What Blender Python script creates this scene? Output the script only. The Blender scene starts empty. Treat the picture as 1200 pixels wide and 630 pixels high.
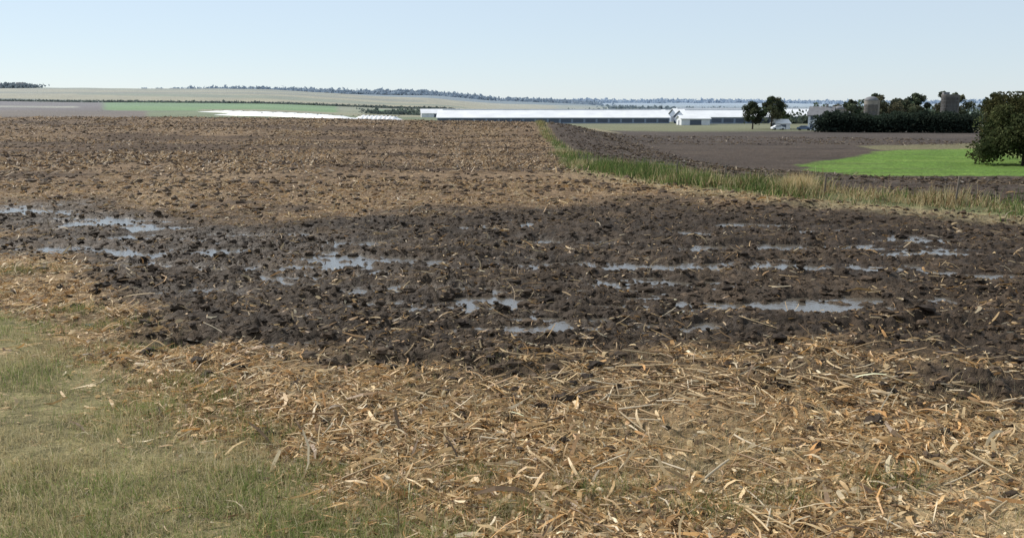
import bpy, bmesh, math, numpy as np
from mathutils import Vector, Matrix
rng=np.random.default_rng(7)
sc=bpy.context.scene
# ---------------- noise ----------------
def _h(ix,iy,seed):
    n=(ix.astype(np.int64)*374761393+iy.astype(np.int64)*668265263+seed*1274126177)&0xffffffff
    n=((n^(n>>13))*1274126177)&0xffffffff
    n=((n^(n>>15))*2246822519)&0xffffffff
    n=n^(n>>16)
    return n/4294967296.0
def vn(x,y,seed=0):
    ix=np.floor(x);iy=np.floor(y);fx=x-ix;fy=y-iy
    fx=fx*fx*fx*(fx*(fx*6-15)+10);fy=fy*fy*fy*(fy*(fy*6-15)+10)
    a=_h(ix,iy,seed);b=_h(ix+1,iy,seed);c=_h(ix,iy+1,seed);d=_h(ix+1,iy+1,seed)
    return ((a*(1-fx)+b*fx)*(1-fy)+(c*(1-fx)+d*fx)*fy)*2-1
def fbm(x,y,seed=0,o=4,g=.5):
    s=0;a=1;t=0
    for i in range(o):
        s=s+a*vn(x,y,seed+i*17);t+=a;a*=g
        x,y=(x*1.6-y*1.2)+13.7,(x*1.2+y*1.6)-7.1
    return s/t
def billow(x,y,seed=0,o=3):
    s=0;a=1;t=0
    for i in range(o):
        s=s+a*(1-np.abs(vn(x,y,seed+i*31))*2.2);t+=a;a*=.5
        x,y=(x*1.6-y*1.2)+3.7,(x*1.2+y*1.6)-1.1
    return s/t
def worley(x,y,seed=0):
    ix=np.floor(x);iy=np.floor(y);best=np.full(x.shape,9.0);rid=np.zeros(x.shape)
    for dx in(-1,0,1):
        for dy in(-1,0,1):
            cx=ix+dx;cy=iy+dy
            px=cx+_h(cx,cy,seed);py=cy+_h(cx,cy,seed+5)
            d=np.hypot(px-x,py-y);m=d<best
            best=np.where(m,d,best);rid=np.where(m,_h(cx,cy,seed+9),rid)
    return best,rid
def sm(v,a,b):
    t=np.clip((v-a)/(b-a),0,1);return t*t*(3-2*t)
# ---------------- terrain ----------------
FENCE=np.array([(60,-8),(30,13),(22,19),(14.6,24.8),(11.1,28.6),(8.6,32),(7.1,36.5),(6.1,44),(5.7,57),(6.4,95),(6.3,155),(6.8,200),(8,270)],float)
def fence_s(x,y):
    best=np.full(x.shape,1e9);sg=np.ones(x.shape)
    for (ax,ay),(bx,by) in zip(FENCE[:-1],FENCE[1:]):
        dx=bx-ax;dy=by-ay;L2=dx*dx+dy*dy
        t=np.clip(((x-ax)*dx+(y-ay)*dy)/L2,0,1)
        d=np.hypot(x-ax-t*dx,y-ay-t*dy)
        s=np.sign((x-ax)*dy-(y-ay)*dx);m=d<best
        best=np.where(m,d,best);sg=np.where(m,s,sg)
    return best*sg
QS=np.array([-.9,-.6,-.3,-.1,0,.2,.4,.7])
TY=[190,260,400,500,600,700,900,1100,1500,2000,2600,4000,6000,9000]
TZ=np.array([
[.4,-1,-5,-3,-1,.5,4,11,30,27,30,20,20,20],
[.4,-1,-5,-3,-1,.5,4,13,35,29,30,20,20,20],
[.0,-2,-5,-3.4,-2,-.7,3,11,31,26,47,28,24,20],
[-.5,-3,-5,-5,-5,-4.5,-2,3,16,18,32,20,24,20],
[-.75,-4,-5.6,-6,-6.2,-6.5,-6,-5,0,8,15,10,24,25],
[-4.5,-4.8,-5.6,-6,-7,-8,-8,-8,-8,-7,-5,5,22,20],
[-4.6,-4.7,-5.2,-6,-7,-8,-8,-8,-8,-7,-3,6,16,20],
[-4.6,-4.7,-5.2,-6,-7,-8,-8,-8,-4,0,0,8,18,20]],float)
def macro(x,y,s=None):
    if s is None:s=fence_s(x,y)
    M=np.interp(y,[0,32,45,60,90,130,160,190],[0,0,-.3,-.9,-2.15,-2.2,-1.45,-.8])
    tilt=np.interp(x,[-250,-112,-56,0],[1.6,1.25,.85,0])
    M=M+sm(y,50,190)*tilt+.75*fbm(x/34,y/21,3,2)*sm(y,32,60)*(1-.6*sm(y,130,190))
    R=np.interp(y,[0,25,50,80,110,140,250,400],[0,0,-1.5,-3.3,-4.5,-4.6,-4.6,-5])
    w=sm(s,.5,24)
    z=M+(R-M)*w
    q=np.clip(x/np.maximum(y,1),-.9,.7)
    cols=np.stack([np.interp(y,TY,r) for r in TZ],0)
    k=np.clip(np.searchsorted(QS,q)-1,0,len(QS)-2)
    f=(q-QS[k])/(QS[k+1]-QS[k]);f=f*f*(3-2*f)*.6+f*.4
    idx=np.arange(x.size).reshape(x.shape)
    cf=cols.reshape(len(QS),-1)
    a=cf[k.ravel(),idx.ravel()].reshape(x.shape);b=cf[(k+1).ravel(),idx.ravel()].reshape(x.shape)
    T=a+(b-a)*f
    T=T+fbm(x/260,y/260,8,3)*np.interp(y,[300,900,2500,6000],[.2,1.2,4,9])
    z=z+(T-z)*sm(y,190,265)
    return z
def verge_s(x,y): return -((x+.85)*.707+(y-5.75)*.707)+.35*fbm(x*.9,y*.9,61,2)+.15*fbm(x*4,y*4,63,2)
YNx=[-20,-14,-7.4,-4.7,-2.8,-1,1,2.5,3.6,5,10];YNy=[26,20.5,14.8,11.7,10.8,9.9,9.6,9.5,8.8,8.1,7.6]
YFx=[-20,-15,-8,-5,0,9,15,25];YFy=[28.3,28,24.8,24.2,25.5,27,24,22]
def mudmask(x,y):
    n=fbm(x*.45,y*.6,21,5,.6)
    a=sm(y-np.interp(x,YNx,YNy)+n*2.8,-1.1,1.4)
    b=sm(np.interp(x,YFx,YFy)-y+n*5,-2.5,3.0)
    return a*b*sm(x,-19,-16)
P=[(-15.3,26.2,1.4,.5),(-13.4,24.6,1.4,.45),(-10.7,22.3,1.3,.45),(-9,21.2,1.0,.4),(-6.9,20.1,1.0,.35),(-8,17.4,1.6,.35),(-6,17.9,1.1,.35),(-5.2,16.1,1,.3),(-4,18.8,1.1,.4),(-3.9,17.4,.9,.3),(-3.6,16,.8,.3),
(-1.2,16.7,2.6,.3),(0,19.2,.9,.35),(1.2,19.0,.8,.3),(3.7,18.2,1.4,.35),(6.5,21.6,.7,.4),(7.3,20.6,.8,.35),(9.3,19.7,.9,.5),(5.5,16.2,1.8,.35),(2.2,14.5,.9,.25),(1.8,16,1.7,.25),(-1.5,14.1,1.0,.22),(-2.5,13.8,.6,.2),(-.5,13.3,.7,.2),(-.9,12.5,.8,.2),(1.0,11.95,.9,.2),(2.3,11.6,1.0,.2),(8.7,17.6,1.1,.4),(-8.3,15.9,1.1,.28),(-5.1,13.7,.7,.24),(4.5,13.0,.8,.22),(6.6,18.4,1.4,.3),(-7,19,1.6,.3),(-2,12.9,.5,.18),(-10,18.3,1,.3),(-7.2,16.3,.9,.25),(-12,20.8,1.1,.3),(-9.3,19.6,1.1,.3),(-5,20.2,.9,.3),(-11.4,23.2,1.2,.35),(-14.6,25.2,1,.3),(-3,15.2,.8,.2),(-4.2,14.8,.6,.2),(-2.2,21.3,.8,.3),(4.2,20.4,.9,.3),(7.4,15.0,.8,.22)]
def puddle(x,y):
    wx=x+.8*fbm(x*1.7,y*2.1,41,4,.65);wy=y+.6*fbm(x*1.3,y*2.3,47,4,.65)
    p=np.zeros(x.shape)
    m=(np.abs(x)<19)&(y>9)&(y<30)
    if m.any():
        a=wx[m];b=wy[m];v=np.zeros(a.shape)
        for cx,cy,hx,hy in P: v=np.maximum(v,np.exp(-(((a-cx)/(hx*1.2))**2+((b-cy)/(hy*1.2))**2)*.8))
        p[m]=v*np.clip(.80+1.15*fbm(x[m]*2.1,y[m]*4.6,49,4,.68),0,1.2)
    return p
ZW=-.027
def heights(x,y,full=False):
    r=np.hypot(x,y);s=fence_s(x,y)
    z=macro(x,y,s);mud=mudmask(x,y)*(r<40);v=verge_s(x,y);verge=sm(v,-.1,.5)*(r<60)
    nf=1-sm(r,30,70)
    soft=.035+.022*fbm(x*2.1,y*2.1,11,4)+.034*np.clip(billow(x*4.5,y*4.5,15,3),-.4,1)*(1-verge)
    ff=sm(r,22,34)*(1-sm(r,215,260))
    fld=.07*fbm(x*.5,y*.8,12,4,.6)*ff+.06*np.clip(billow(x*1.9,y*1.9,16,3),-.3,1)*ff*(1-sm(r,60,120))+.10*np.clip(billow(x*.55,y*.5,18,3),-.4,1)*sm(r,40,90)*(1-sm(r,215,260))
    m=(mud>.001)
    mr=np.zeros(x.shape)
    if m.any():
        a=x[m];b=y[m]
        d,rid=worley(a*5.5+.7*fbm(a*4,b*4,2,2),b*5.5,77)
        d2,rid2=worley(a*11,b*11,78)
        ridge=.09*fbm(a*.33,b*1.6,31,3)
        lump=fbm(a*.9,b*1.2,33,3)
        mr[m]=.018+ridge+.035*lump+.07*billow(a*2.6,b*3.6,34,4)+np.clip(.45-d,0,1)*.17*(rid>.5)*np.clip(lump+.6,0,1.3)+np.clip(.5-d2,0,1)*.065*(rid2>.4)+.02*fbm(a*14,b*14,36,2)
    pd=puddle(x,y)
    mr=mr*(1-.33*np.minimum(pd,1))-.132*pd
    z=z+(soft*(1-mud)+mr*mud)*nf+fld*(1-mud)
    z=z+.55*sm(v,0,6)*(r<60)*(1-sm(r,25,60))+verge*.02
    z=z-.16*np.exp(-((x+4.4)/.55)**2-((y-10.6)/.28)**2)-.07*np.exp(-((x+5.9)/.5)**2-((y-11.6)/.3)**2)
    if full:return z,mud,verge,s,pd
    return z
# ---------------- mesh helper ----------------
def npmesh(name,V,F,col=None,mat=None,smooth=False,extra=None):
    me=bpy.data.meshes.new(name);V=np.asarray(V,np.float32);F=np.asarray(F,np.int32)
    nf,k=F.shape
    me.vertices.add(len(V));me.vertices.foreach_set('co',V.ravel())
    me.loops.add(nf*k);me.loops.foreach_set('vertex_index',F.ravel())
    me.polygons.add(nf);me.polygons.foreach_set('loop_start',np.arange(0,nf*k,k,dtype=np.int32))
    try: me.polygons.foreach_set('loop_total',np.full(nf,k,np.int32))
    except Exception: pass
    me.polygons.foreach_set('use_smooth',np.full(nf,smooth))
    if col is not None:
        c=me.color_attributes.new('Col','FLOAT_COLOR','POINT')
        cc=np.ones((len(V),4),np.float32);cc[:,:3]=col;c.data.foreach_set('color',cc.ravel())
    if extra:
        for n,a in extra.items():
            at=me.attributes.new(n,'FLOAT','POINT');at.data.foreach_set('value',np.asarray(a,np.float32).ravel())
    me.update(calc_edges=True)
    ob=bpy.data.objects.new(name,me);sc.collection.objects.link(ob)
    if mat:me.materials.append(mat)
    return ob
def nodes(name):
    m=bpy.data.materials.new(name);m.use_nodes=True;nt=m.node_tree;nt.nodes.clear()
    out=nt.nodes.new('ShaderNodeOutputMaterial');return m,nt,out
def noise(nt,vec,scale,detail=4,rough=.55):
    n=nt.nodes.new('ShaderNodeTexNoise');n.inputs['Scale'].default_value=scale;n.inputs['Detail'].default_value=detail;n.inputs['Roughness'].default_value=rough
    nt.links.new(vec,n.inputs['Vector']);return n.outputs['Fac']
def ramp(nt,f,stops):
    r=nt.nodes.new('ShaderNodeValToRGB');e=r.color_ramp.elements
    while len(e)<len(stops):e.new(.5)
    for i,(p,c) in enumerate(stops):
        e[i].position=p;e[i].color=(c,c,c,1) if not hasattr(c,'__len__') else (*c,1)
    nt.links.new(f,r.inputs[0]);return r.outputs[0]
def math_(nt,op,a,b=None,c=None):
    n=nt.nodes.new('ShaderNodeMath');n.operation=op
    for i,v in enumerate((a,b,c)):
        if v is None:continue
        if isinstance(v,(int,float)):n.inputs[i].default_value=v
        else:nt.links.new(v,n.inputs[i])
    return n.outputs[0]
def mix(nt,f,a,b,t='MIX'):
    n=nt.nodes.new('ShaderNodeMix');n.data_type='RGBA';n.blend_type=t
    for i,v in ((0,f),(6,a),(7,b)):
        if isinstance(v,(int,float)):n.inputs[i].default_value=v
        elif isinstance(v,tuple):n.inputs[i].default_value=(*v,1)
        else:nt.links.new(v,n.inputs[i])
    return n.outputs[2]
def attr(nt,n):
    a=nt.nodes.new('ShaderNodeAttribute');a.attribute_name=n;return a
def leafmat(name,tr=.3,rough=None):
    m,nt,out=nodes(name);c=attr(nt,'Col').outputs['Color']
    d=nt.nodes.new('ShaderNodeBsdfDiffuse');t=nt.nodes.new('ShaderNodeBsdfTranslucent');mx=nt.nodes.new('ShaderNodeMixShader')
    nt.links.new(c,d.inputs[0]);nt.links.new(c,t.inputs[0]);mx.inputs[0].default_value=tr
    nt.links.new(d.outputs[0],mx.inputs[1]);nt.links.new(t.outputs[0],mx.inputs[2])
    sh=mx.outputs[0]
    if rough:
        g=nt.nodes.new('ShaderNodeBsdfGlossy');g.inputs['Roughness'].default_value=rough;g.inputs[0].default_value=(.8,.8,.8,1)
        m2=nt.nodes.new('ShaderNodeMixShader');m2.inputs[0].default_value=.04
        nt.links.new(sh,m2.inputs[1]);nt.links.new(g.outputs[0],m2.inputs[2]);sh=m2.outputs[0]
    nt.links.new(sh,out.inputs[0]);return m
def plain(name,col,rough=.7,var=.15,scale=1.0,metal=0):
    m,nt,out=nodes(name);b=nt.nodes.new('ShaderNodeBsdfPrincipled');g=nt.nodes.new('ShaderNodeNewGeometry')
    f=noise(nt,g.outputs['Position'],scale,5)
    r=ramp(nt,f,[(.3,tuple(c*(1-var) for c in col)),(.7,tuple(min(1,c*(1+var)) for c in col))])
    nt.links.new(r,b.inputs['Base Color']);b.inputs['Roughness'].default_value=rough;b.inputs['Metallic'].default_value=metal
    nt.links.new(b.outputs[0],out.inputs[0]);return m
# ---------------- ground ----------------
rs=[.05,.4,.9,1.5,2.0,2.5]
while rs[-1]<45: rs.append(rs[-1]*1.005)
while rs[-1]<230: rs.append(rs[-1]*1.0065)
while rs[-1]<9500: rs.append(rs[-1]*1.018)
rs=np.array(rs)
az=np.concatenate([np.linspace(-.63,.63,600),np.linspace(.635,1.05,84)[0:],np.linspace(1.08,2*math.pi-1.08,90),np.linspace(-1.05,-.635,84)+2*math.pi])
NR,NA=len(rs),len(az)
RR,AA=np.meshgrid(rs,az,indexing='ij');X=(RR*np.sin(AA)).ravel();Y=(RR*np.cos(AA)).ravel()
Z,mud,verge,fs,pd=heights(X,Y,True)
i=np.arange(NR-1)[:,None];j=np.arange(NA)[None,:];j2=(j+1)%NA
F=np.stack([i*NA+j,(i)*NA+j2,(i+1)*NA+j2,(i+1)*NA+j],-1).reshape(-1,4)[:, ::-1]
r=np.hypot(X,Y);q=X/np.maximum(Y,1)
def C(*c):return np.array(c)[None,:]
col=np.tile(C(.175,.118,.071),(X.size,1));straw=np.full(X.size,.42)
def lay(m,c,st=None):
    global col,straw
    m=np.clip(m,0,1);col=col*(1-m[:,None])+C(*c)*m[:,None]
    if st is not None:straw=straw*(1-m)+st*m
n1=fbm(X/3,Y/3,101,5,.65);n2=fbm(X/14,Y/9,103,4)
ph=(X*.985+Y*.10)+3*fbm(X/60,Y/60,104,2)
st=vn(ph/2.6,Y/90,105)*.6+vn(ph/.9,Y/40,106)*.4
def darkband(x,y):return sm(fbm(x/44,y/8,110,4,.6),.04,.3)*sm(y,28,40)  # shade of the field swells and damp soil, painted as dark colour bands
lay(sm(n2,.0,.5)*.6,(.115,.076,.047),.25)
lay(sm(st,.1,.6)*.5,(.235,.165,.10),.58);lay(sm(-st,.15,.6)*.5,(.11,.073,.045),.25)
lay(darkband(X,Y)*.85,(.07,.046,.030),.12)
lay((1-sm(Y,9,24))*.8,(.22,.15,.08),.52)
lay(mud,(.046,.032,.021),.02)
lay(mud*sm(fbm(X*.5,Y*.7,120,5,.6),.0,.45)*.6,(.085,.06,.039),.15)
lay(verge,(.19,.165,.08),.4)
lay((1-sm(Y,6.3,8.0))*(1-verge)*(Y>0),(.27,.205,.115),.55)
# right field
right=sm(fs,.5,1.4)
lay(right,(.068,.051,.040),.12);lay(right*sm(fbm(X/25,Y/6,130,4,.6),.0,.5)*.5,(.105,.08,.06),.24);lay(right*sm(-fbm(X/25,Y/6,135,4,.6),.0,.5)*.6,(.042,.032,.026),.05)
bw=np.interp(Y,[0,60,120],[1,1,.45])
lay((1-sm(np.abs(fs+.2)/bw,1.2,2.2))*(Y>10),(.13,.135,.06),.3)
lay(sm(-fs,1.2,2.2)*(1-sm(-fs,2.6,4.4))*(Y>12)*(Y<60)*.7,(.27,.22,.12),.55)
def poly(pts,soft):
    ins=np.zeros(X.shape,bool);best=np.full(X.shape,1e9)
    wx=X+soft*.8*fbm(X/9,Y/9,140,3);wy=Y+soft*.8*fbm(X/9+9,Y/9,141,3)
    for (ax,ay),(bx,by) in zip(pts,pts[1:]+pts[:1]):
        c=((ay>wy)!=(by>wy))&(wx<(bx-ax)*(wy-ay)/((by-ay) if by!=ay else 1e-9)+ax);ins^=c
        dx=bx-ax;dy=by-ay;t=np.clip(((wx-ax)*dx+(wy-ay)*dy)/(dx*dx+dy*dy),0,1)
        best=np.minimum(best,np.hypot(wx-ax-t*dx,wy-ay-t*dy))
    return sm(np.where(ins,best,-best),-soft*.3,soft*.3)
gp=poly([(38.5,112),(58,138),(66,150),(95,157),(240,164),(240,69),(42,70),(29,70),(32,90)],3.0)
lay(gp,(.10,.175,.03),.0);lay(gp*sm(fbm(X/14,Y/5,150,4,.6),.0,.45)*.7,(.145,.22,.045));lay(gp*sm(-fbm(X/20,Y/6,155,4,.6),.1,.45)*.7,(.09,.13,.033))
lay(poly([(72,118),(84,150),(96,150),(84,116)],2.0)*.7,(.22,.26,.09),.0)
lay(poly([(64,150),(95,157),(240,164),(240,185),(95,178),(66,166)],2)*.8,(.17,.155,.08),0)
lay(sm(Y,262,285)*(X>20),(.15,.15,.08),.05)
# far country
far=sm(Y,225,250)*(X<30)
lay(far,(.20,.17,.10),0)
lay(sm(Y,300,330),(.15,.15,.08),0)
def band(y0,y1,q0,q1,c,w=1,sk=0):
    yy=Y+sk*(q+.3)*Y+25*fbm(X/120,Y/120,170,2)
    m=sm(yy,y0*.985,y0*1.01)*(1-sm(yy,y1*.99,y1*1.015))*sm(q,q0-.006,q0+.006)*(1-sm(q,q1-.006,q1+.006))
    lay(m*w,c,0)
band(400,640,-1,-.42,(.13,.095,.065));band(640,1000,-1,-.46,(.12,.09,.075));band(760,860,-1,-.5,(.26,.24,.18))
band(660,1000,-.47,-.2,(.12,.20,.055),1,.12);band(420,660,-.42,-.05,(.13,.15,.065));band(640,720,-.36,-.10,(.22,.2,.11))
band(1010,1900,-1,.1,(.27,.23,.115),1,.1);band(1150,1240,-.5,-.05,(.17,.17,.085),1,.2);band(1290,1360,-1,-.1,(.18,.165,.09),1,-.1);band(1420,1480,-.8,-.2,(.2,.19,.1),1,.05)
band(1000,1030,-1,.05,(.05,.06,.035),.9,.1)
band(720,1000,-.2,.02,(.2,.2,.11));band(800,880,-.16,.3,(.11,.18,.05));band(900,1400,.0,1,(.14,.18,.08));band(1400,1900,.05,1,(.22,.21,.12))
lay(sm(Y,1900,2050),(.055,.07,.05),0);lay(sm(Y,1900,2050)*sm(fbm(X/350,Y/500,160,3),.1,.35)*.7,(.2,.2,.12))
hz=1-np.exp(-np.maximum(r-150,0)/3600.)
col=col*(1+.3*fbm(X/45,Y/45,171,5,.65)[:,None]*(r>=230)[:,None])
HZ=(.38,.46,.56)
col=col*(1-hz[:,None])+C(*HZ)*hz[:,None]  # aerial haze painted into the ground colour, growing with distance
straw=straw*(1-sm(r,230,320))
col=col*(1+.22*n1[:,None]*(r<300)[:,None])
rough=np.clip(.97-.2*mud-.4*pd*mud,.3,1)
m,nt,out=nodes('field_soil');b=nt.nodes.new('ShaderNodeBsdfPrincipled');g=nt.nodes.new('ShaderNodeNewGeometry').outputs['Position']
c=attr(nt,'Col').outputs['Color'];sa=attr(nt,'straw').outputs['Fac']
nf=noise(nt,g,14,3,.6);nm=noise(nt,g,3.2,4,.65);nl=noise(nt,g,.8,4,.6)
spk=math_(nt,'ADD',math_(nt,'MULTIPLY',nf,.5),math_(nt,'ADD',math_(nt,'MULTIPLY',nm,.3),math_(nt,'MULTIPLY',nl,.2)))
th=math_(nt,'SUBTRACT',.68,math_(nt,'MULTIPLY',sa,.32))
f=math_(nt,'MULTIPLY',math_(nt,'SUBTRACT',spk,th),16);f.node.use_clamp=True
f2=math_(nt,'MULTIPLY',f,math_(nt,'GREATER_THAN',sa,.01))
sc_=ramp(nt,noise(nt,g,40,2),[(.3,(.25,.165,.085)),(.5,(.41,.29,.16)),(.75,(.56,.45,.29))])
dk=ramp(nt,noise(nt,g,2.2,7,.75),[(.3,.4),(.5,.95),(.7,1.6)])
c1=mix(nt,1.0,c,dk,'MULTIPLY');c2=mix(nt,f2,c1,sc_)
nt.links.new(c2,b.inputs['Base Color'])
nt.links.new(attr(nt,'rough').outputs['Fac'],b.inputs['Roughness'])
b.inputs['Specular IOR Level'].default_value=.15
bp=nt.nodes.new('ShaderNodeBump');bp.inputs['Distance'].default_value=.12;bp.inputs['Strength'].default_value=.9
nt.links.new(math_(nt,'ADD',noise(nt,g,7,5,.65),math_(nt,'MULTIPLY',noise(nt,g,1.6,3,.6),1.2)),bp.inputs['Height']);nt.links.new(bp.outputs[0],b.inputs['Normal'])
nt.links.new(b.outputs[0],out.inputs[0])
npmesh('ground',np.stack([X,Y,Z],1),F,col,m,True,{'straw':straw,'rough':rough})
# water sheet
m,nt,out=nodes('muddy_water');b=nt.nodes.new('ShaderNodeBsdfPrincipled')
b.inputs['Base Color'].default_value=(.10,.085,.065,1);b.inputs['Roughness'].default_value=.08;b.inputs['IOR'].default_value=1.5
b.inputs['Specular IOR Level'].default_value=1.0
gg=nt.nodes.new('ShaderNodeNewGeometry').outputs['Position'];bp=nt.nodes.new('ShaderNodeBump');bp.inputs['Distance'].default_value=.015;bp.inputs['Strength'].default_value=.7
nt.links.new(noise(nt,gg,9,4),bp.inputs['Height']);nt.links.new(bp.outputs[0],b.inputs['Normal']);nt.links.new(b.outputs[0],out.inputs[0])
wp=[(-17.5,28),(-17.5,24),(-9,13),(-3,10.3),(6,10.3),(12,13),(12,24),(0,24),(-8,25),(-12,28)]
me=bpy.data.meshes.new('puddle_water');me.from_pydata([(a,b_,ZW) for a,b_ in wp],[],[tuple(range(len(wp)))]);me.materials.append(m)
w=bpy.data.objects.new('puddle_water',me);sc.collection.objects.link(w)
# ---------------- litter & grass ----------------
def strips(name,x,y,L,W,yaw,pitch,curl,roll,cols,mat,K=3,dz=.01,z=None,bend=None):
    n=len(x)
    if z is None:z=heights(x,y)
    t=np.linspace(0,1,K+1)[None,:];al=(t-.5)*L[:,None]
    zz=z[:,None]+dz+al*np.sin(pitch)[:,None]+np.abs(L*np.sin(pitch))[:,None]*.4+(curl*L)[:,None]*4*t*(1-t)
    h=al*np.cos(pitch)[:,None];bd=(bend if bend is not None else rng.normal(0,.12,n))
    sd=(bd*L)[:,None]*(4*(t-.5)**2)
    cy=np.cos(yaw)[:,None];sy=np.sin(yaw)[:,None]
    cx=x[:,None]+h*cy-sd*sy;cyy=y[:,None]+h*sy+sd*cy
    wd=W[:,None]*(.35+.65*np.sin(np.pi*np.clip(t*.8+.12,0,1)))*.5
    rl=roll[:,None]+rng.normal(0,.35,(n,1))*t
    wx=-sy*np.cos(rl)*wd;wy=cy*np.cos(rl)*wd;wz=np.sin(rl)*wd
    A=np.stack([cx-wx,cyy-wy,zz-wz],-1);B=np.stack([cx+wx,cyy+wy,zz+wz],-1)
    V=np.stack([A,B],2).reshape(-1,3)
    base=(np.arange(n)*(K+1)*2)[:,None]+np.arange(K)[None,:]*2
    F=np.stack([base,base+1,base+3,base+2],-1).reshape(-1,4)
    return npmesh(name,V,F,np.repeat(cols,(K+1)*2,axis=0),mat)
def blades(name,x,y,L,W,cols,mat,lean=.5,K=3,z=None):
    n=len(x)
    if z is None:z=heights(x,y)
    t=np.linspace(0,1,K+1)[None,:];yaw=rng.uniform(0,6.283,n)[:,None];ln=np.abs(rng.normal(0,lean,n))[:,None]+.08
    h=L[:,None]*t*np.sin(ln*(.4+.9*t));v=L[:,None]*t*np.cos(np.minimum(ln*(.4+.9*t),1.5))
    cx=x[:,None]+h*np.cos(yaw);cy=y[:,None]+h*np.sin(yaw);zz=z[:,None]-.01+v
    wd=W[:,None]*.5*(1-t*.93);tw=yaw+1.57+rng.normal(0,.6,(n,1))
    A=np.stack([cx-wd*np.cos(tw),cy-wd*np.sin(tw),zz],-1);B=np.stack([cx+wd*np.cos(tw),cy+wd*np.sin(tw),zz],-1)
    V=np.stack([A,B],2).reshape(-1,3)
    base=(np.arange(n)*(K+1)*2)[:,None]+np.arange(K)[None,:]*2
    F=np.stack([base,base+1,base+3,base+2],-1).reshape(-1,4)
    return npmesh(name,V,F,np.repeat(cols,(K+1)*2,axis=0),mat)
def pal(n,P_,w,j=.18):
    c=np.array(P_)[rng.choice(len(P_),n,p=np.array(w)/sum(w))];return np.clip(c*(1+rng.normal(0,j,(n,1))),.01,.9)
def wedge(n,r0,r1,a=.64,p=1.0):
    rr=(r0**p+(r1**p-r0**p)*rng.random(n))**(1/p);aa=rng.uniform(-a,a,n);return rr*np.sin(aa),rr*np.cos(aa)
lm=leafmat('corn_residue',.25,.5);gm=leafmat('grass_blades',.35)
STRAW=[(.62,.455,.245),(.51,.34,.16),(.38,.225,.10),(.71,.58,.38),(.20,.125,.065),(.54,.31,.115)];SW=[3,3,2.3,1.0,2.0,1.1]
x,y=wedge(470000,4.3,60,.66,.62)
mu=mudmask(x,y);v=verge_s(x,y);s=fence_s(x,y)
cl=.46+1.15*fbm(x*.8,y*.8,201,5,.6)
prob=(1-mu)**1.2*np.clip(.25+cl,0.05,1)+mu*.17*np.clip(cl*2,0,1);prob*=np.where(v>0,np.exp(-v*3.5)*.7,1);prob*=np.where(s>-2,0.05,1)
prob*=np.interp(y,[0,12,18,24,46,60],[1,.95,.65,.55,.4,.3])
k=rng.random(x.size)<prob;x=x[k];y=y[k];z=heights(x,y);k=z>ZW+.012;x=x[k];y=y[k];z=z[k];n=x.size;print('litter',n)
rr=np.hypot(x,y)
L=np.clip(rng.lognormal(-2.75,.68,n),.02,.45)*(1+rr/50);W=np.clip(rng.lognormal(-4.5,.62,n),.003,.045)*(1+rr/40)
c=pal(n,STRAW,SW)*(1-.3*mudmask(x,y)-.25*sm(y,14,26))[:,None]
strips('corn_husk_litter',x,y,L,W,rng.uniform(0,6.28,n),rng.normal(0,.25,n),rng.normal(.02,.07,n),rng.normal(0,.7,n),c,lm,3,.008,z)
# broad husk leaves
x,y=wedge(6500,4.8,18,.63,.9);mu=mudmask(x,y);v=verge_s(x,y);cl=.3+1.3*fbm(x*.9,y*.9,207,4,.6)
k=(rng.random(x.size)<np.clip(cl,.03,1)*np.where(mu>.4,.06,.8)*np.interp(y,[5,7.5],[.15,1]))&(v<-.25)&(fence_s(x,y)<-2);x=x[k];y=y[k];z=heights(x,y);k=z>0;x=x[k];y=y[k];z=z[k];n=x.size
strips('corn_husk_leaves',x,y,np.clip(rng.lognormal(-2.15,.45,n),.05,.3),rng.uniform(.012,.038,n),rng.uniform(0,6.28,n),rng.normal(0,.25,n),rng.normal(.06,.08,n),rng.normal(0,.7,n),pal(n,[(.64,.48,.27),(.54,.34,.16),(.70,.58,.38),(.5,.27,.10)],[3,2.5,1.0,1.3]),lm,5,.012,z,rng.normal(0,.12,n))
# distant field residue
x,y=wedge(190000,42,225,.62,.8);s=fence_s(x,y);cl=fbm(x/9,y/3.5,203,4,.6);st_=vn(((x*.985+y*.10)+3*fbm(x/60,y/60,104,2))/2.6,y/90,105)
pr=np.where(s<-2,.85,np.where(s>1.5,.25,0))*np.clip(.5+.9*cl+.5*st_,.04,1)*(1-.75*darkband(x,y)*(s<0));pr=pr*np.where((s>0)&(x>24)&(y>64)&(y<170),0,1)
k=rng.random(x.size)<pr;x=x[k];y=y[k];s=s[k];n=x.size;rr=np.hypot(x,y);print('far litter',n)
c=pal(n,[(.40,.28,.16),(.28,.19,.11),(.52,.40,.25),(.09,.06,.04),(.06,.042,.03)],[3.5,3,1.3,2.3,1.8])*np.where(s>0,.42,1)[:,None]
strips('field_residue',x,y,rng.uniform(.12,.34,n)*(1+rr/160),rng.uniform(.04,.11,n)*(1+rr/120),rng.uniform(0,6.28,n),rng.normal(0,.35,n),rng.normal(.1,.1,n),rng.normal(0,.9,n),c,lm,1,.03)
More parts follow.
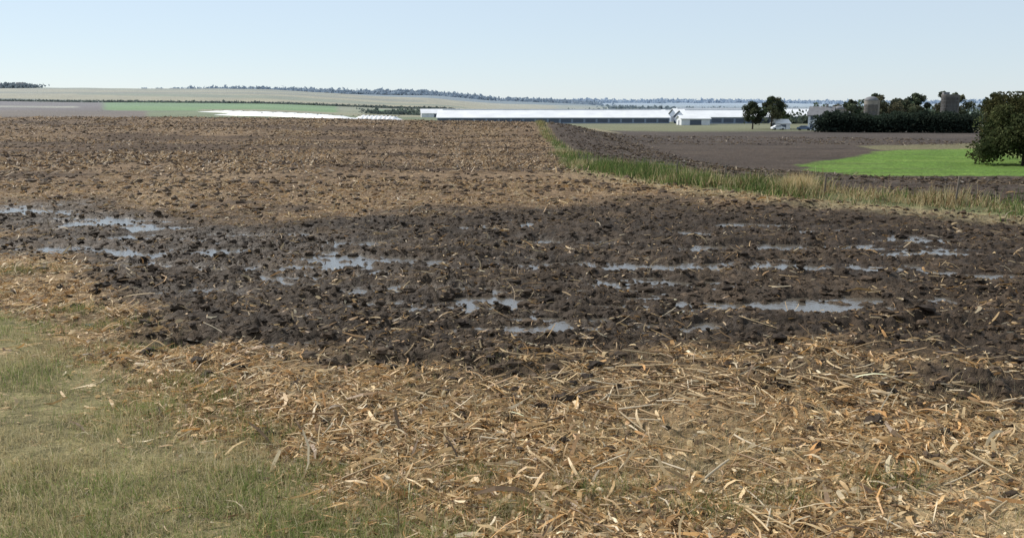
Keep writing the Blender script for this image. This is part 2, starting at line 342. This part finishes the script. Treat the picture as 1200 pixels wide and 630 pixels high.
# long stalks
x,y=wedge(5200,5.0,24,.62,.9);mu=mudmask(x,y);v=verge_s(x,y);k=(rng.random(x.size)<np.where(mu>.5,.14,.5)*np.clip(.5+fbm(x*.7,y*.7,205,3),.1,1))&(v<-.3)&(fence_s(x,y)<-2);x=x[k];y=y[k]
nh=160;x=np.concatenate([x,rng.normal(1.5,.9,nh),rng.normal(3.6,.6,60)]);y=np.concatenate([y,rng.normal(8.7,.35,nh),rng.normal(8.9,.3,60)])
z=heights(x,y);k=z>0;x=x[k];y=y[k];z=z[k];n=x.size
L=np.clip(rng.lognormal(-1.45,.45,n),.1,.7);R_=rng.uniform(.004,.011,n);yaw=rng.normal(0,1.0,n);pt=rng.normal(0,.16,n);bd=rng.normal(0,.04,n)
NS=5;K=4;t=np.linspace(-.5,.5,K+1)
V=np.zeros((n,K+1,NS,3))
for i_,tt in enumerate(t):
    cx=x+tt*L*np.cos(yaw)*np.cos(pt)-bd*L*4*tt*tt*np.sin(yaw);cy=y+tt*L*np.sin(yaw)*np.cos(pt)+bd*L*4*tt*tt*np.cos(yaw);cz=z+.015+R_+tt*L*np.sin(pt)+np.abs(L*np.sin(pt))*.3
    rk=R_*(1.25 if i_ in(1,3) else 1)*(1-.2*(tt+.5))
    for a_ in range(NS):
        an=a_*6.283/NS
        V[:,i_,a_,0]=cx-np.sin(yaw)*np.cos(an)*rk;V[:,i_,a_,1]=cy+np.cos(yaw)*np.cos(an)*rk;V[:,i_,a_,2]=cz+np.sin(an)*rk
bs=(np.arange(n)*(K+1)*NS)[:,None,None]+(np.arange(K)*NS)[None,:,None];a0=np.arange(NS)[None,None,:];a1=(a0+1)%NS
F=np.stack([bs+a0,bs+a1,bs+NS+a1,bs+NS+a0],-1).reshape(-1,4)
npmesh('corn_stalks',V.reshape(-1,3),F,np.repeat(pal(n,[(.60,.46,.27),(.46,.32,.17),(.68,.57,.40),(.30,.19,.10)],[3,3,1.4,1.7]),(K+1)*NS,axis=0),lm,True)
# dry grass at the field margin
x,y=wedge(200000,3.8,10.5,.66,1.2);v=verge_s(x,y)
pr=np.clip(1.3-(y-4.5)/4.4,0,1)*np.clip(.5+1.2*fbm(x*1.1,y*1.1,211,5,.6),.04,1)*np.where(v>.4,.3,1)+.8*np.exp(-(v/.6)**2)*.5
k=rng.random(x.size)<pr;x=x[k];y=y[k];n=x.size
c=pal(n,[(.58,.47,.27),(.46,.35,.18),(.66,.57,.38),(.24,.25,.10),(.3,.2,.1)],[3,3,1.4,1.0,1])
blades('dry_grass',x,y,rng.uniform(.04,.16,n),rng.uniform(.002,.0055,n),c,gm,1.15)
# verge grass
x,y=wedge(480000,3.0,17,.72,1.3);v=verge_s(x,y);cl=fbm(x*1.3,y*1.3,221,4,.6)
k=(v>-.25)&(rng.random(x.size)<np.clip(.85+cl,0.2,1)*sm(v,-.3,.2));x=x[k];y=y[k];cl=cl[k];n=x.size;print('verge',n)
gr=pal(n,[(.20,.26,.075),(.26,.31,.10),(.15,.19,.06)],[3,2,2]);dr=pal(n,[(.50,.42,.24),(.40,.34,.18),(.60,.52,.34)],[3,3,1])
big=fbm(x*.5,y*.7,225,5,.65);mk=(rng.random(n)<np.clip(.42+.9*big,.06,.82))[:,None]
blades('verge_grass',x,y,rng.uniform(.04,.11,n)*(1.1+1.2*cl),rng.uniform(.004,.007,n),np.where(mk,gr,dr),gm,.75)
# weed tufts
tx=[];ty=[]
cent=[(-2.2,7.4,.3),(0,5.85,.22),(-.88,6.0,.25),(.66,6.2,.3),(-1.6,6.6,.3),(-4.6,10.3,.5),(-5.6,11.4,.5),(-3.6,8.9,.4),(-3.0,8.3,.3),(-2.6,7.8,.3),(2.1,6.1,.25),(-.3,6.5,.25),(-6.4,12.2,.4),(-1.4,5.6,.3),(-9,15.2,.6),(1.5,5.9,.3),(3.0,6.4,.3)]
for cx,cy,rd in cent:
    nn=int(1100*rd);tx.append(rng.normal(cx,rd*.6,nn));ty.append(rng.normal(cy,rd*.4,nn))
x=np.concatenate(tx);y=np.concatenate(ty);n=x.size
blades('weed_tufts',x,y,rng.uniform(.06,.2,n),rng.uniform(.004,.008,n),pal(n,[(.13,.17,.05),(.18,.21,.07),(.38,.32,.17)],[3,2,2]),gm,.8)
# fence row weeds
def along(n,t0,t1,wid):
    seg=np.diff(FENCE,axis=0);ln=np.hypot(*seg.T);cs=np.concatenate([[0],np.cumsum(ln)])
    u=(t0+(t1-t0)*rng.random(n));px=np.interp(u,cs,FENCE[:,0]);py=np.interp(u,cs,FENCE[:,1]);k_=np.clip(np.searchsorted(cs,u)-1,0,len(ln)-1)
    o=rng.normal(0,1,n)*wid-.3;nx=seg[k_,1]/ln[k_];ny=-seg[k_,0]/ln[k_];return px+o*nx,py+o*ny,cs
_,_,cs=along(1,0,1,1)
x1,y1,_=along(48000,38,85,.95);x2,y2,_=along(9000,85,130,.9);x3,y3,_=along(9000,130,260,.55)
x=np.concatenate([x1,x2,x3]);y=np.concatenate([y1,y2,y3]);cl=fbm(x*.45,y*.45,231,4,.6)
k=rng.random(x.size)<np.clip(.7+1.5*cl,.1,1);x=x[k];y=y[k];cl=cl[k];n=x.size;rr=np.hypot(x,y)
gr=pal(n,[(.12,.17,.05),(.17,.22,.075),(.07,.10,.038)],[3,2,2.8]);dr=pal(n,[(.5,.42,.25),(.38,.30,.16),(.22,.15,.08)],[1,1,.8])
mk=(rng.random(n)<np.clip(.6+1.2*fbm(x*.3,y*.3,233,4,.6),.08,.95))[:,None]
blades('fence_row_weeds',x,y,rng.uniform(.12,.5,n)*(1+1.5*cl),rng.uniform(.012,.03,n)*(1+rr/70),np.where(mk,gr,dr),gm,.6)
n=1600;x=rng.normal(9.9,.28,n);y=rng.normal(29.6,.3,n)
blades('dry_reed_clump',x,y,rng.uniform(.4,.85,n),rng.uniform(.008,.016,n),pal(n,[(.6,.5,.3),(.5,.38,.2)],[1,1]),gm,.4)
# mud clods
bm=bmesh.new();bmesh.ops.create_icosphere(bm,subdivisions=2,radius=1);tv=np.array([v.co[:] for v in bm.verts]);tf=np.array([[v.index for v in f.verts] for f in bm.faces]);bm.free()
bm=bmesh.new();bmesh.ops.create_icosphere(bm,subdivisions=1,radius=1);tv1=np.array([v.co[:] for v in bm.verts]);tf1=np.array([[v.index for v in f.verts] for f in bm.faces]);bm.free()
cm,nt,out=nodes('soil_clods');b=nt.nodes.new('ShaderNodeBsdfPrincipled');nt.links.new(attr(nt,'Col').outputs['Color'],b.inputs['Base Color']);b.inputs['Roughness'].default_value=.8;b.inputs['Specular IOR Level'].default_value=.15;nt.links.new(b.outputs[0],out.inputs[0])
def clods(name,x,y,z,S,tv,tf,cols):
    n=x.size;sxyz=S[:,None]*rng.uniform(.7,1.3,(n,3))*np.array([1.15,1.0,.65]);ph=rng.uniform(0,50,n)
    D=1+.4*vn(tv[None,:,0]*1.7+ph[:,None],tv[None,:,1]*1.7+tv[None,:,2]*2.3+ph[:,None]*2,5)+.3*vn(tv[None,:,0]*4+ph[:,None],tv[None,:,2]*4+tv[None,:,1]*3,6)
    V=tv[None]*D[...,None]*sxyz[:,None,:];V[...,0]+=x[:,None];V[...,1]+=y[:,None];V[...,2]+=(z+S*.1)[:,None]
    F=(tf[None]+(np.arange(n)*len(tv))[:,None,None]).reshape(-1,3)
    npmesh(name,V.reshape(-1,3),F,np.repeat(cols,len(tv),axis=0),cm,False)
x,y=wedge(21000,7.0,28,.62,1.1);mu=mudmask(x,y);k=(rng.random(x.size)<mu*np.clip(.5+1.2*fbm(x*.6,y*.9,241,4,.6),.05,1)+.12)&(verge_s(x,y)<-.2);x=x[k];y=y[k];z=heights(x,y);k=z>ZW-.02;x=x[k];y=y[k];z=z[k];n=x.size;print('clods',n)
clods('mud_clods',x,y,z,np.clip(rng.lognormal(-3.7,.55,n),.01,.09),tv,tf,pal(n,[(.055,.038,.025),(.09,.063,.042),(.035,.025,.018)],[3,1.6,2]))
x,y=wedge(52000,26,215,.6,.75);s=fence_s(x,y);k=(np.abs(s)>1.8)&(rng.random(x.size)<np.clip(.5+.9*fbm(x/12,y/4,243,4,.6),.05,1))&~((s>0)&(x>22)&(y>62));x=x[k];y=y[k];s=s[k];z=heights(x,y);n=x.size;rr=np.hypot(x,y)
clods('soil_clumps',x,y,z,np.clip(rng.lognormal(-3.0,.4,n),.02,.12)*(1+rr/110),tv1,tf1,pal(n,[(.095,.064,.04),(.14,.098,.062),(.065,.044,.03)],[3,2,1.8])*np.where(s>0,.6,1)[:,None])
# ---------------- objects ----------------
def empty(name,loc=(0,0,0),rz=0):
    e=bpy.data.objects.new(name,None);e.location=loc;e.rotation_euler=(0,0,rz);sc.collection.objects.link(e);return e
def part(name,V,F,mat,par,smooth=False):
    me=bpy.data.meshes.new(name);me.from_pydata([tuple(map(float,v)) for v in V],[],F);me.materials.append(mat)
    if smooth:
        for p in me.polygons:p.use_smooth=True
    me.update();o=bpy.data.objects.new(name,me);sc.collection.objects.link(o);o.parent=par;return o
def boxv(x0,x1,y0,y1,z0,z1):
    return [(x0,y0,z0),(x1,y0,z0),(x1,y1,z0),(x0,y1,z0),(x0,y0,z1),(x1,y0,z1),(x1,y1,z1),(x0,y1,z1)]
BF=[(0,3,2,1),(4,5,6,7),(0,1,5,4),(1,2,6,5),(2,3,7,6),(3,0,4,7)]
def boxes(name,bl,mat,par):
    V=[];F=[]
    for b_ in bl:
        o=len(V);V+=boxv(*b_);F+=[tuple(i_+o for i_ in f) for f in BF]
    return part(name,V,F,mat,par)
def gz(x,y):return float(heights(np.array([float(x)]),np.array([float(y)]))[0])
M_white=plain('white_metal_roof',(.70,.71,.72),.5,.1,.15);M_wallb=plain('blue_grey_siding',(.22,.27,.35),.6,.12,.3);M_dark=plain('dark_opening',(.08,.10,.14),.6)
M_wsid=plain('white_siding',(.68,.70,.72),.6,.08,.5);M_conc=plain('silo_concrete',(.24,.215,.19),.85,.2,.6);M_gr=plain('grey_shingles',(.16,.16,.17),.8,.2,.8)
M_dc=plain('dark_silo_staves',(.13,.12,.115),.85,.2,.6)
M_blue=plain('blue_steel',(.10,.15,.25),.4,.15,.5);M_wood=plain('weathered_wood',(.17,.14,.11),.9,.3,6);M_wire=plain('wire',(.25,.24,.23),.5);M_bark=plain('bark',(.07,.055,.04),.9,.3,3);M_tire=plain('tyre',(.02,.02,.02),.8);M_glass=plain('car_glass',(.03,.04,.05),.1)
def gable(name,x,y,L,Wd,wh,rh,rz=0,wall=M_wallb,roof=M_white,opn='long',ov=.6):
    z0=min(gz(x-L*.4,y),gz(x+L*.4,y),gz(x,y+Wd/2))-.3
    e=empty(name,(x,y,z0),rz);a=L/2;b_=Wd/2
    V=[(-a,-b_,0),(a,-b_,0),(a,b_,0),(-a,b_,0),(-a,-b_,wh),(a,-b_,wh),(a,b_,wh),(-a,b_,wh),(-a,0,rh-.12),(a,0,rh-.12)]
    part('walls',V,[(0,1,5,4),(2,3,7,6),(1,2,6,9,5),(3,0,4,8,7)],wall,e)
    sl=(rh-wh)/b_;A=a+ov;B=b_+ov;ze=wh-sl*ov+.03;t=.18
    V=[(-A,-B,ze),(A,-B,ze),(A,0,rh),(-A,0,rh),(-A,B,ze),(A,B,ze)];V+=[(p[0],p[1],p[2]+t) for p in V]
    part('roof',V,[(0,3,2,1),(3,4,5,2),(6,7,8,9),(9,8,11,10),(0,1,7,6),(1,2,8,7),(2,5,11,8),(5,4,10,11),(4,3,9,10),(3,0,6,9)],roof,e)
    bl=[]
    if opn=='long':
        n_=max(2,int(L/6));st=L/n_
        for k_ in range(n_):
            bl.append((-a+k_*st+.5,-a+(k_+1)*st-.5,-b_-.05,-b_+.05,1.0,wh*.82))
        boxes('curtain_openings',bl,M_dark,e)
        boxes('ridge_vent',[(-a+2,a-2,-.5,.5,rh+.1,rh+.55)],roof,e)
        boxes('end_doors',[(a-.04,a+.06,-b_*.25,b_*.25,.1,wh*.95),(-a-.06,-a+.04,-b_*.25,b_*.25,.1,wh*.95)],M_dark,e)
    elif opn=='house':
        for zz in ([1.0,3.6] if wh>4.5 else [1.0]):
            for k_ in range(3):
                cx=-a+L*(k_+.5)/3;bl.append((cx-.5,cx+.5,-b_-.05,-b_+.05,zz,zz+1.3))
                if k_<2:
                    cy=-b_+Wd*(k_+.7)/2.4;bl.append((-a-.05,-a+.05,cy-.45,cy+.45,zz,zz+1.3))
        boxes('windows',bl,M_dark,e);boxes('door',[(-a+.3,-a+.7,-b_-.07,-b_+.03,.2,.95)],M_blue,e)
        boxes('chimney',[(a*.3,a*.3+.7,-.35,.35,rh-.8,rh+1.0)],M_conc,e)
    else:
        boxes('big_door',[(-L*.2,L*.2,-b_-.06,-b_+.04,.1,wh*.85)],M_dark,e)
        boxes('side_door',[(-a-.06,-a+.04,-1,1,.1,2.4)],M_dark,e)
    return e
gable('dairy_barn',21,458,119,30,3.4,7.2,math.radians(1.5))
gable('dairy_barn',35,545,150,30,3.2,7.2,math.radians(1.5))
gable('dairy_barn',112,440,54,26,3.6,6.9,math.radians(3))
gable('dairy_barn',140,500,95,30,3.6,7.8,math.radians(2))
gable('machine_shed',84,402,13,12,3.2,4.6,0,M_wsid,M_white,'shed')
gable('machine_shed',-52,640,30,16,3.5,6.5,.15,M_wsid,M_white,'shed')
gable('machine_shed',-30,690,40,18,3.5,7,.1,M_wallb,M_gr,'shed')
gable('machine_shed',-10,760,34,18,4,7,-.1,M_wsid,M_white,'shed')
gable('farm_house',103,288,7.5,7.5,5.2,7.8,math.radians(-28),M_wsid,M_gr,'house',.35)
gable('garden_shed',109.5,289,5.5,5.5,4.0,6.2,math.radians(-20),M_blue,M_gr,'shed',.3)
gable('garage',94,303,5,5,2.3,3.6,.1,M_wsid,M_white,'shed',.3)
gable('farm_house',-838,1490,14,10,5,9,.3,M_wsid,M_gr,'house',.35)
gable('farm_house',150,690,16,10,5,8,.3,M_wsid,M_gr,'house',.35)
# silage covers: long low plastic-covered mounds
def mound(name,x0,y0,x1,y1,wd,h):
    n_=40;e=empty(name);V=[];F=[];K_=9
    dx=x1-x0;dy=y1-y0;Ln=math.hypot(dx,dy);nx,ny=-dy/Ln,dx/Ln
    for i_ in range(n_+1):
        t=i_/n_;x=x0+dx*t;y=y0+dy*t;hh=h*min(1,min(t,1-t)*5+.1)*(1+.15*math.sin(i_*1.7))
        for k_ in range(K_):
            u=k_/(K_-1)*2-1;px=x+nx*u*wd/2;py=y+ny*u*wd/2
            V.append((px,py,gz(px,py)-.1+hh*(1-abs(u)**2.6)))
    for i_ in range(n_):
        for k_ in range(K_-1):
            a=i_*K_+k_;F.append((a,a+1,a+K_+1,a+K_))
    part('plastic_cover',V,F,M_white,e,True)
    tb=[]
    for i_ in range(4,n_,3):
        x=x0+dx*i_/n_;y=y0+dy*i_/n_;zz=gz(x,y)+h*.98;tb.append((x-.5,x+.5,y-.5,y+.5,zz,zz+.25))
    boxes('weight_tyres',tb,M_tire,e)
mound('silage_pile',-190,560,-84,498,9,2.0);mound('silage_pile',-230,640,-110,570,8,1.3);mound('silage_pile',-92,505,-62,492,7,2.4)
# silos
def silo(name,x,y,h,rd,dome):
    e=empty(name,(x,y,gz(x,y)-.2));N=28;mt=M_conc if dome else M_dc
    def rev(prof,nm,mat):
        V=[];F=[]
        for (r_,z_) in prof:
            for k_ in range(N):V.append((r_*math.cos(k_*6.28318/N),r_*math.sin(k_*6.28318/N),z_))
        for i_ in range(len(prof)-1):
            for k_ in range(N):
                F.append((i_*N+k_,i_*N+(k_+1)%N,(i_+1)*N+(k_+1)%N,(i_+1)*N+k_))
        F.append(tuple(range((len(prof)-1)*N,len(prof)*N)))
        part(nm,V,F,mat,e,False)
    rev([(rd,0),(rd,h)],'shaft',mt)
    hp=[]
    z_=.8
    while z_<h-.3:
        hp+=[(rd+.0,z_),(rd+.06,z_+.01),(rd+.06,z_+.09),(rd+.0,z_+.1)];z_+=1.3
    rev(hp[:-1]+[(rd*.9,hp[-1][1])],'hoops',M_gr)
    if dome: rev([(rd*1.03*math.cos(a),h+.01+rd*.62*math.sin(a)) for a in np.linspace(0,1.5,8)],'dome_cap',M_gr)
    else:
        rev([(rd*1.06,h-.3),(rd*1.06,h+.25),(rd*.9,h+.26)],'rim',mt)
        boxes('top_platform',[(-rd*.95,-rd*.2,-.8,.8,h+.26,h+1.1)],M_gr,e)
    boxes('chute',[(rd+.02,rd+.7,-.5,.5,.5,h+.1)],mt,e)
silo('silo',138,334,10.2,2.5,True);silo('silo',162,322,12.0,2.8,False);silo('silo',130,345,7.0,2.0,True)
def car(name,x,y,rz,mat):
    e=empty(name,(x,y,gz(x,y)+.02),rz)
    pr=[(-2.25,.35),(-2.3,.8),(-2.1,1.0),(-1.6,1.08),(-1.0,1.5),(.6,1.52),(1.25,1.05),(2.1,.92),(2.3,.7),(2.3,.35)]
    V=[];n_=len(pr)
    for sy,ins in ((-.85,0),(.85,0)):
        for px,pz in pr:V.append((px,sy*(.86 if pz>1.2 else 1),pz))
    F=[tuple(range(n_))[::-1],tuple(range(n_,2*n_))]+[(i_,(i_+1)%n_,n_+(i_+1)%n_,n_+i_) for i_ in range(n_)]
    part('body',V,F,mat,e)
    part('side_windows',[(-1.3,-.86,1.1),(.95,-.86,1.1),(.5,-.78,1.44),(-.95,-.78,1.44),(-1.3,.86,1.1),(.95,.86,1.1),(.5,.78,1.44),(-.95,.78,1.44)],[(0,1,2,3),(7,6,5,4)],M_glass,e)
    V=[];F=[]
    for wx in(-1.4,1.4):
        for wy in(-.9,.68):
            o=len(V)
            for yy in(0,.22):
                for k_ in range(14):V.append((wx+.34*math.cos(k_*.4488),wy+yy,.32+.34*math.sin(k_*.4488)))
            F+=[tuple(range(o,o+14)),tuple(range(o+14,o+28))[::-1]]+[(o+k_,o+(k_+1)%14,o+14+(k_+1)%14,o+14+k_) for k_ in range(14)]
    part('wheels',V,F,M_tire,e)
car('parked_car',89.5,291,.15,M_wsid);car('parked_car',96,284,-.5,M_blue)
# fence
e=empty('field_fence');seg=np.diff(FENCE,axis=0);ln=np.hypot(*seg.T);cs=np.concatenate([[0],np.cumsum(ln)])
pb=[];tops=[];u=30.
while u<255:
    x=float(np.interp(u,cs,FENCE[:,0]));y=float(np.interp(u,cs,FENCE[:,1]));z=gz(x,y);h=.8+rng.uniform(-.15,.12)
    lx,ly=rng.normal(0,.07,2);tops.append((x+lx*.8,y+ly*.8,z,h));w_=.032
    pb.append((x,y,z,h,lx,ly,w_));u+=4.6+rng.uniform(-.9,.9)
V=[];F=[]
for x,y,z,h,lx,ly,w_ in pb:
    o=len(V)
    for zz,sx in ((-.3,0),(h,1)):
        for k_ in range(7):V.append((x+lx*sx+w_*math.cos(k_*.8976),y+ly*sx+w_*math.sin(k_*.8976),z+zz))
    F+=[(o+k_,o+(k_+1)%7,o+7+(k_+1)%7,o+7+k_) for k_ in range(7)]+[tuple(range(o+7,o+14))]
part('posts',V,F,M_wood,e)
V=[];F=[]
for fr in(.45,.7,.93):
    for a,b_ in zip(tops[:-1],tops[1:]):
        o=len(V)
        for p in(a,b_):
            for dz_,dy_ in((-.003,0),(.003,.003),(.003,-.003)):V.append((p[0]+.04,p[1]+dy_,p[2]+p[3]*fr+dz_))
        F+=[(o,o+1,o+4,o+3),(o+1,o+2,o+5,o+4),(o+2,o,o+3,o+5)]
part('wires',V,F,M_wire,e)
# ---------------- trees ----------------
fm=leafmat('tree_foliage',.3)
def limb(V,F,a,b_,r0,r1,N=7):
    a=np.array(a,float);b_=np.array(b_,float);d=b_-a;d/=np.linalg.norm(d);u_=np.cross(d,[0,0,1] if abs(d[2])<.9 else [1,0,0]);u_/=np.linalg.norm(u_);w_=np.cross(d,u_);o=len(V)
    for p,r_ in((a,r0),(b_,r1)):
        for k_ in range(N):
            t=k_*6.28318/N;V.append(tuple(p+r_*(math.cos(t)*u_+math.sin(t)*w_)))
    F+=[(o+k_,o+(k_+1)%N,o+N+(k_+1)%N,o+N+k_) for k_ in range(N)]
def leafcloud(pos,size,cols,name,par):
    n=len(pos);a=rng.normal(0,1,(n,3));a/=np.linalg.norm(a,axis=1)[:,None];b_=np.cross(a,rng.normal(0,1,(n,3)));b_/=np.linalg.norm(b_,axis=1)[:,None]
    s_=(size*rng.uniform(.6,1.4,n))[:,None]
    V=np.stack([pos-a*s_,pos-b_*s_*.6,pos+a*s_,pos+b_*s_*.6],1).reshape(-1,3)
    o=npmesh(name,V,np.arange(4*n).reshape(n,4),np.repeat(cols,4,axis=0),fm)
    if par:o.parent=par
    return o
def tree(name,x,y,h,cr,base=.25,nl=9000,ls=.22,colr=(.05,.075,.028),nlobes=16,haze=0):
    z0=gz(x,y)-.1;e=empty(name,(x,y,z0));V=[];F=[]
    tp=(rng.normal(0,.2),rng.normal(0,.2),h*.55);limb(V,F,(0,0,-.2),(tp[0]*.4,tp[1]*.4,h*.3),h*.032,h*.024);limb(V,F,(tp[0]*.4,tp[1]*.4,h*.3),tp,h*.024,h*.012)
    lobes=[]
    for k_ in range(nlobes):
        an=k_*2.4+rng.uniform(-.4,.4);f=(k_+.5)/nlobes;zz=h*(base+(1-base)*(.12+.78*f));prof=math.sin(math.pi*min(1,.18+.8*f))**.6
        rd=cr*prof*rng.uniform(.35,.85);c_=np.array([rd*math.cos(an),rd*math.sin(an),zz]);lr=cr*rng.uniform(.17,.42)*(.6+.5*prof)
        lobes.append((c_,lr));st=(tp[0]*.4,tp[1]*.4,h*.3) if f<.5 else tp
        limb(V,F,st,c_,h*.010,h*.003,5)
    part('trunk_and_limbs',V,F,M_bark,e)
    ps=[];cc=[]
    for c_,lr in lobes:
        n=nl//nlobes;d=rng.normal(0,1,(n,3));d/=np.linalg.norm(d,axis=1)[:,None];rr=lr*(rng.random(n)**.45)*(1+.35*vn(d[:,0]*2.3+c_[0],d[:,1]*2.3+d[:,2]*2+c_[2],9))
        p=c_+d*rr[:,None]*np.array([1,1,.8]);p[:,2]=np.minimum(p[:,2],h*1.02);ps.append(p)
        tone=rng.uniform(.65,1.4);cc.append(np.array(colr)[None]*tone*(1+.25*rng.normal(0,1,(n,1)))*np.array([rng.uniform(.9,1.3),1,1]))
    pos=np.concatenate(ps);cc=np.clip(np.concatenate(cc),.008,.5);k=pos[:,2]>h*base*.6
    cc=cc*(1-haze)+np.array(HZ)*haze  # aerial haze blended into the leaf colours
    leafcloud(pos[k],ls,cc[k],'foliage',e)
tree('deciduous_tree',65.6,110,9.2,7.6,.03,32000,.18,(.068,.08,.036),34)
tree('deciduous_tree',77,118,9.5,6,.05,14000,.24,(.08,.095,.038),20)
tree('shade_tree',90.5,302,11.8,4.9,.3,5500,.3,(.06,.075,.035),16,.03)
tree('shade_tree',84.8,305,9.8,4.4,.2,4500,.3,(.055,.07,.035),13,.03)
tree('shade_tree',97.5,310,6.5,2.6,.2,2500,.3,(.08,.11,.04),8,.03)
for k_ in range(18):
    xx=132+k_*5.0+rng.uniform(-1.5,1.5);tree('deciduous_tree',xx,352+rng.uniform(-10,16),rng.uniform(10.8,14.6)-(3.0 if k_<2 else 0),rng.uniform(4.0,6.0),.1,3200,.42,(.08*rng.uniform(.75,1.25),.095,.045),10,.06)
# masses
def mass(name,pts,h,depth,n,ls,colr,haze,conic=False):
    pts=np.array(pts,float);u=rng.random(n)*(len(pts)-1);k_=np.minimum(u.astype(int),len(pts)-2);f=(u-k_)[:,None]
    p=pts[k_]*(1-f)+pts[k_+1]*f;x=p[:,0]+rng.normal(0,depth*.3,n);y=p[:,1]+rng.normal(0,depth*.4,n)
    z=macro(x,y);w_=h*.9
    if conic:
        hh=h*(.92+.2*vn(x/3.0,y*0+3,302));ctr=np.abs(((x/2.6)%1)-.5)*2
        top=hh*(1-.28*ctr)
    else:
        top=h*np.clip(.55+.45*vn(x/w_,y/w_,300)+.3*vn(x/w_*2.7,y/w_*2.7,301),.12,1.3)
    t=rng.random(n)**.7;zz=z+top*t
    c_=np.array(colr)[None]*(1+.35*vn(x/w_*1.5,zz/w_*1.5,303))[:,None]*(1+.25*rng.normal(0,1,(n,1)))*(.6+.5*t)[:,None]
    c_=np.clip(c_,.006,.6)*(1-haze)+np.array(HZ)*haze  # foliage tinted towards the haze colour, in place of real air
    leafcloud(np.stack([x,y,zz],1),ls,c_,name,None)
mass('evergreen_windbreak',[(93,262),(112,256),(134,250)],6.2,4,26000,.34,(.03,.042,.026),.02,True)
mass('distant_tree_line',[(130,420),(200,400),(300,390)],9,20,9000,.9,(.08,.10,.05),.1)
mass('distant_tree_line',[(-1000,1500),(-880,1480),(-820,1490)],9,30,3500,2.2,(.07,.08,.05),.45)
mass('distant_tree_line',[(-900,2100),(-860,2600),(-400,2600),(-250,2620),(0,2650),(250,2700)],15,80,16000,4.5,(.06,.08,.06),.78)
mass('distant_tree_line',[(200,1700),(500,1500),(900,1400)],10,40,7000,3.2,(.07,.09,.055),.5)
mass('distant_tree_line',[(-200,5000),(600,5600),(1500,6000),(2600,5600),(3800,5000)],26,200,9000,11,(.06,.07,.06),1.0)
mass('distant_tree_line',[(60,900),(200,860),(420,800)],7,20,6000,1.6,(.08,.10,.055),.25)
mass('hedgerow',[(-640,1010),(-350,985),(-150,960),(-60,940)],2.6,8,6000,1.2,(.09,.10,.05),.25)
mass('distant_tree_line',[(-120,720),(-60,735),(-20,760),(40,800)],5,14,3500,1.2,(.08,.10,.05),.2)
# ---------------- light, sky, camera ----------------
el,rot=math.radians(40),math.radians(-48)
W=bpy.data.worlds.new('World');sc.world=W;W.use_nodes=True;nt=W.node_tree;nt.nodes.clear()
sk=nt.nodes.new('ShaderNodeTexSky');sk.sky_type='NISHITA';sk.sun_disc=False;sk.sun_elevation=el;sk.sun_rotation=rot;sk.altitude=600;sk.air_density=1.0;sk.dust_density=.2;sk.ozone_density=3.0
bg=nt.nodes.new('ShaderNodeBackground');bg.inputs[1].default_value=.10;o=nt.nodes.new('ShaderNodeOutputWorld')
sm_=mix(nt,.65,sk.outputs[0],(7.4,8.5,9.6))
nt.links.new(sm_,bg.inputs[0]);nt.links.new(bg.outputs[0],o.inputs[0])
ld=bpy.data.lights.new('sun','SUN');ld.energy=5.0;ld.angle=math.radians(.5);ld.color=(1,.94,.85);lo=bpy.data.objects.new('sun',ld);sc.collection.objects.link(lo)
d=Vector((math.sin(rot)*math.cos(el),math.cos(rot)*math.cos(el),math.sin(el)));lo.rotation_euler=d.to_track_quat('Z','Y').to_euler();lo.location=d*100
cd=bpy.data.cameras.new('camera');cd.lens=30;cd.sensor_width=36;cd.clip_end=30000;cd.clip_start=.05
co=bpy.data.objects.new('camera',cd);co.location=(0,0,3.0);co.rotation_euler=(math.radians(90-10.8),0,0);sc.collection.objects.link(co);sc.camera=co
sc.view_settings.view_transform='Standard';sc.view_settings.look='None';sc.view_settings.exposure=0
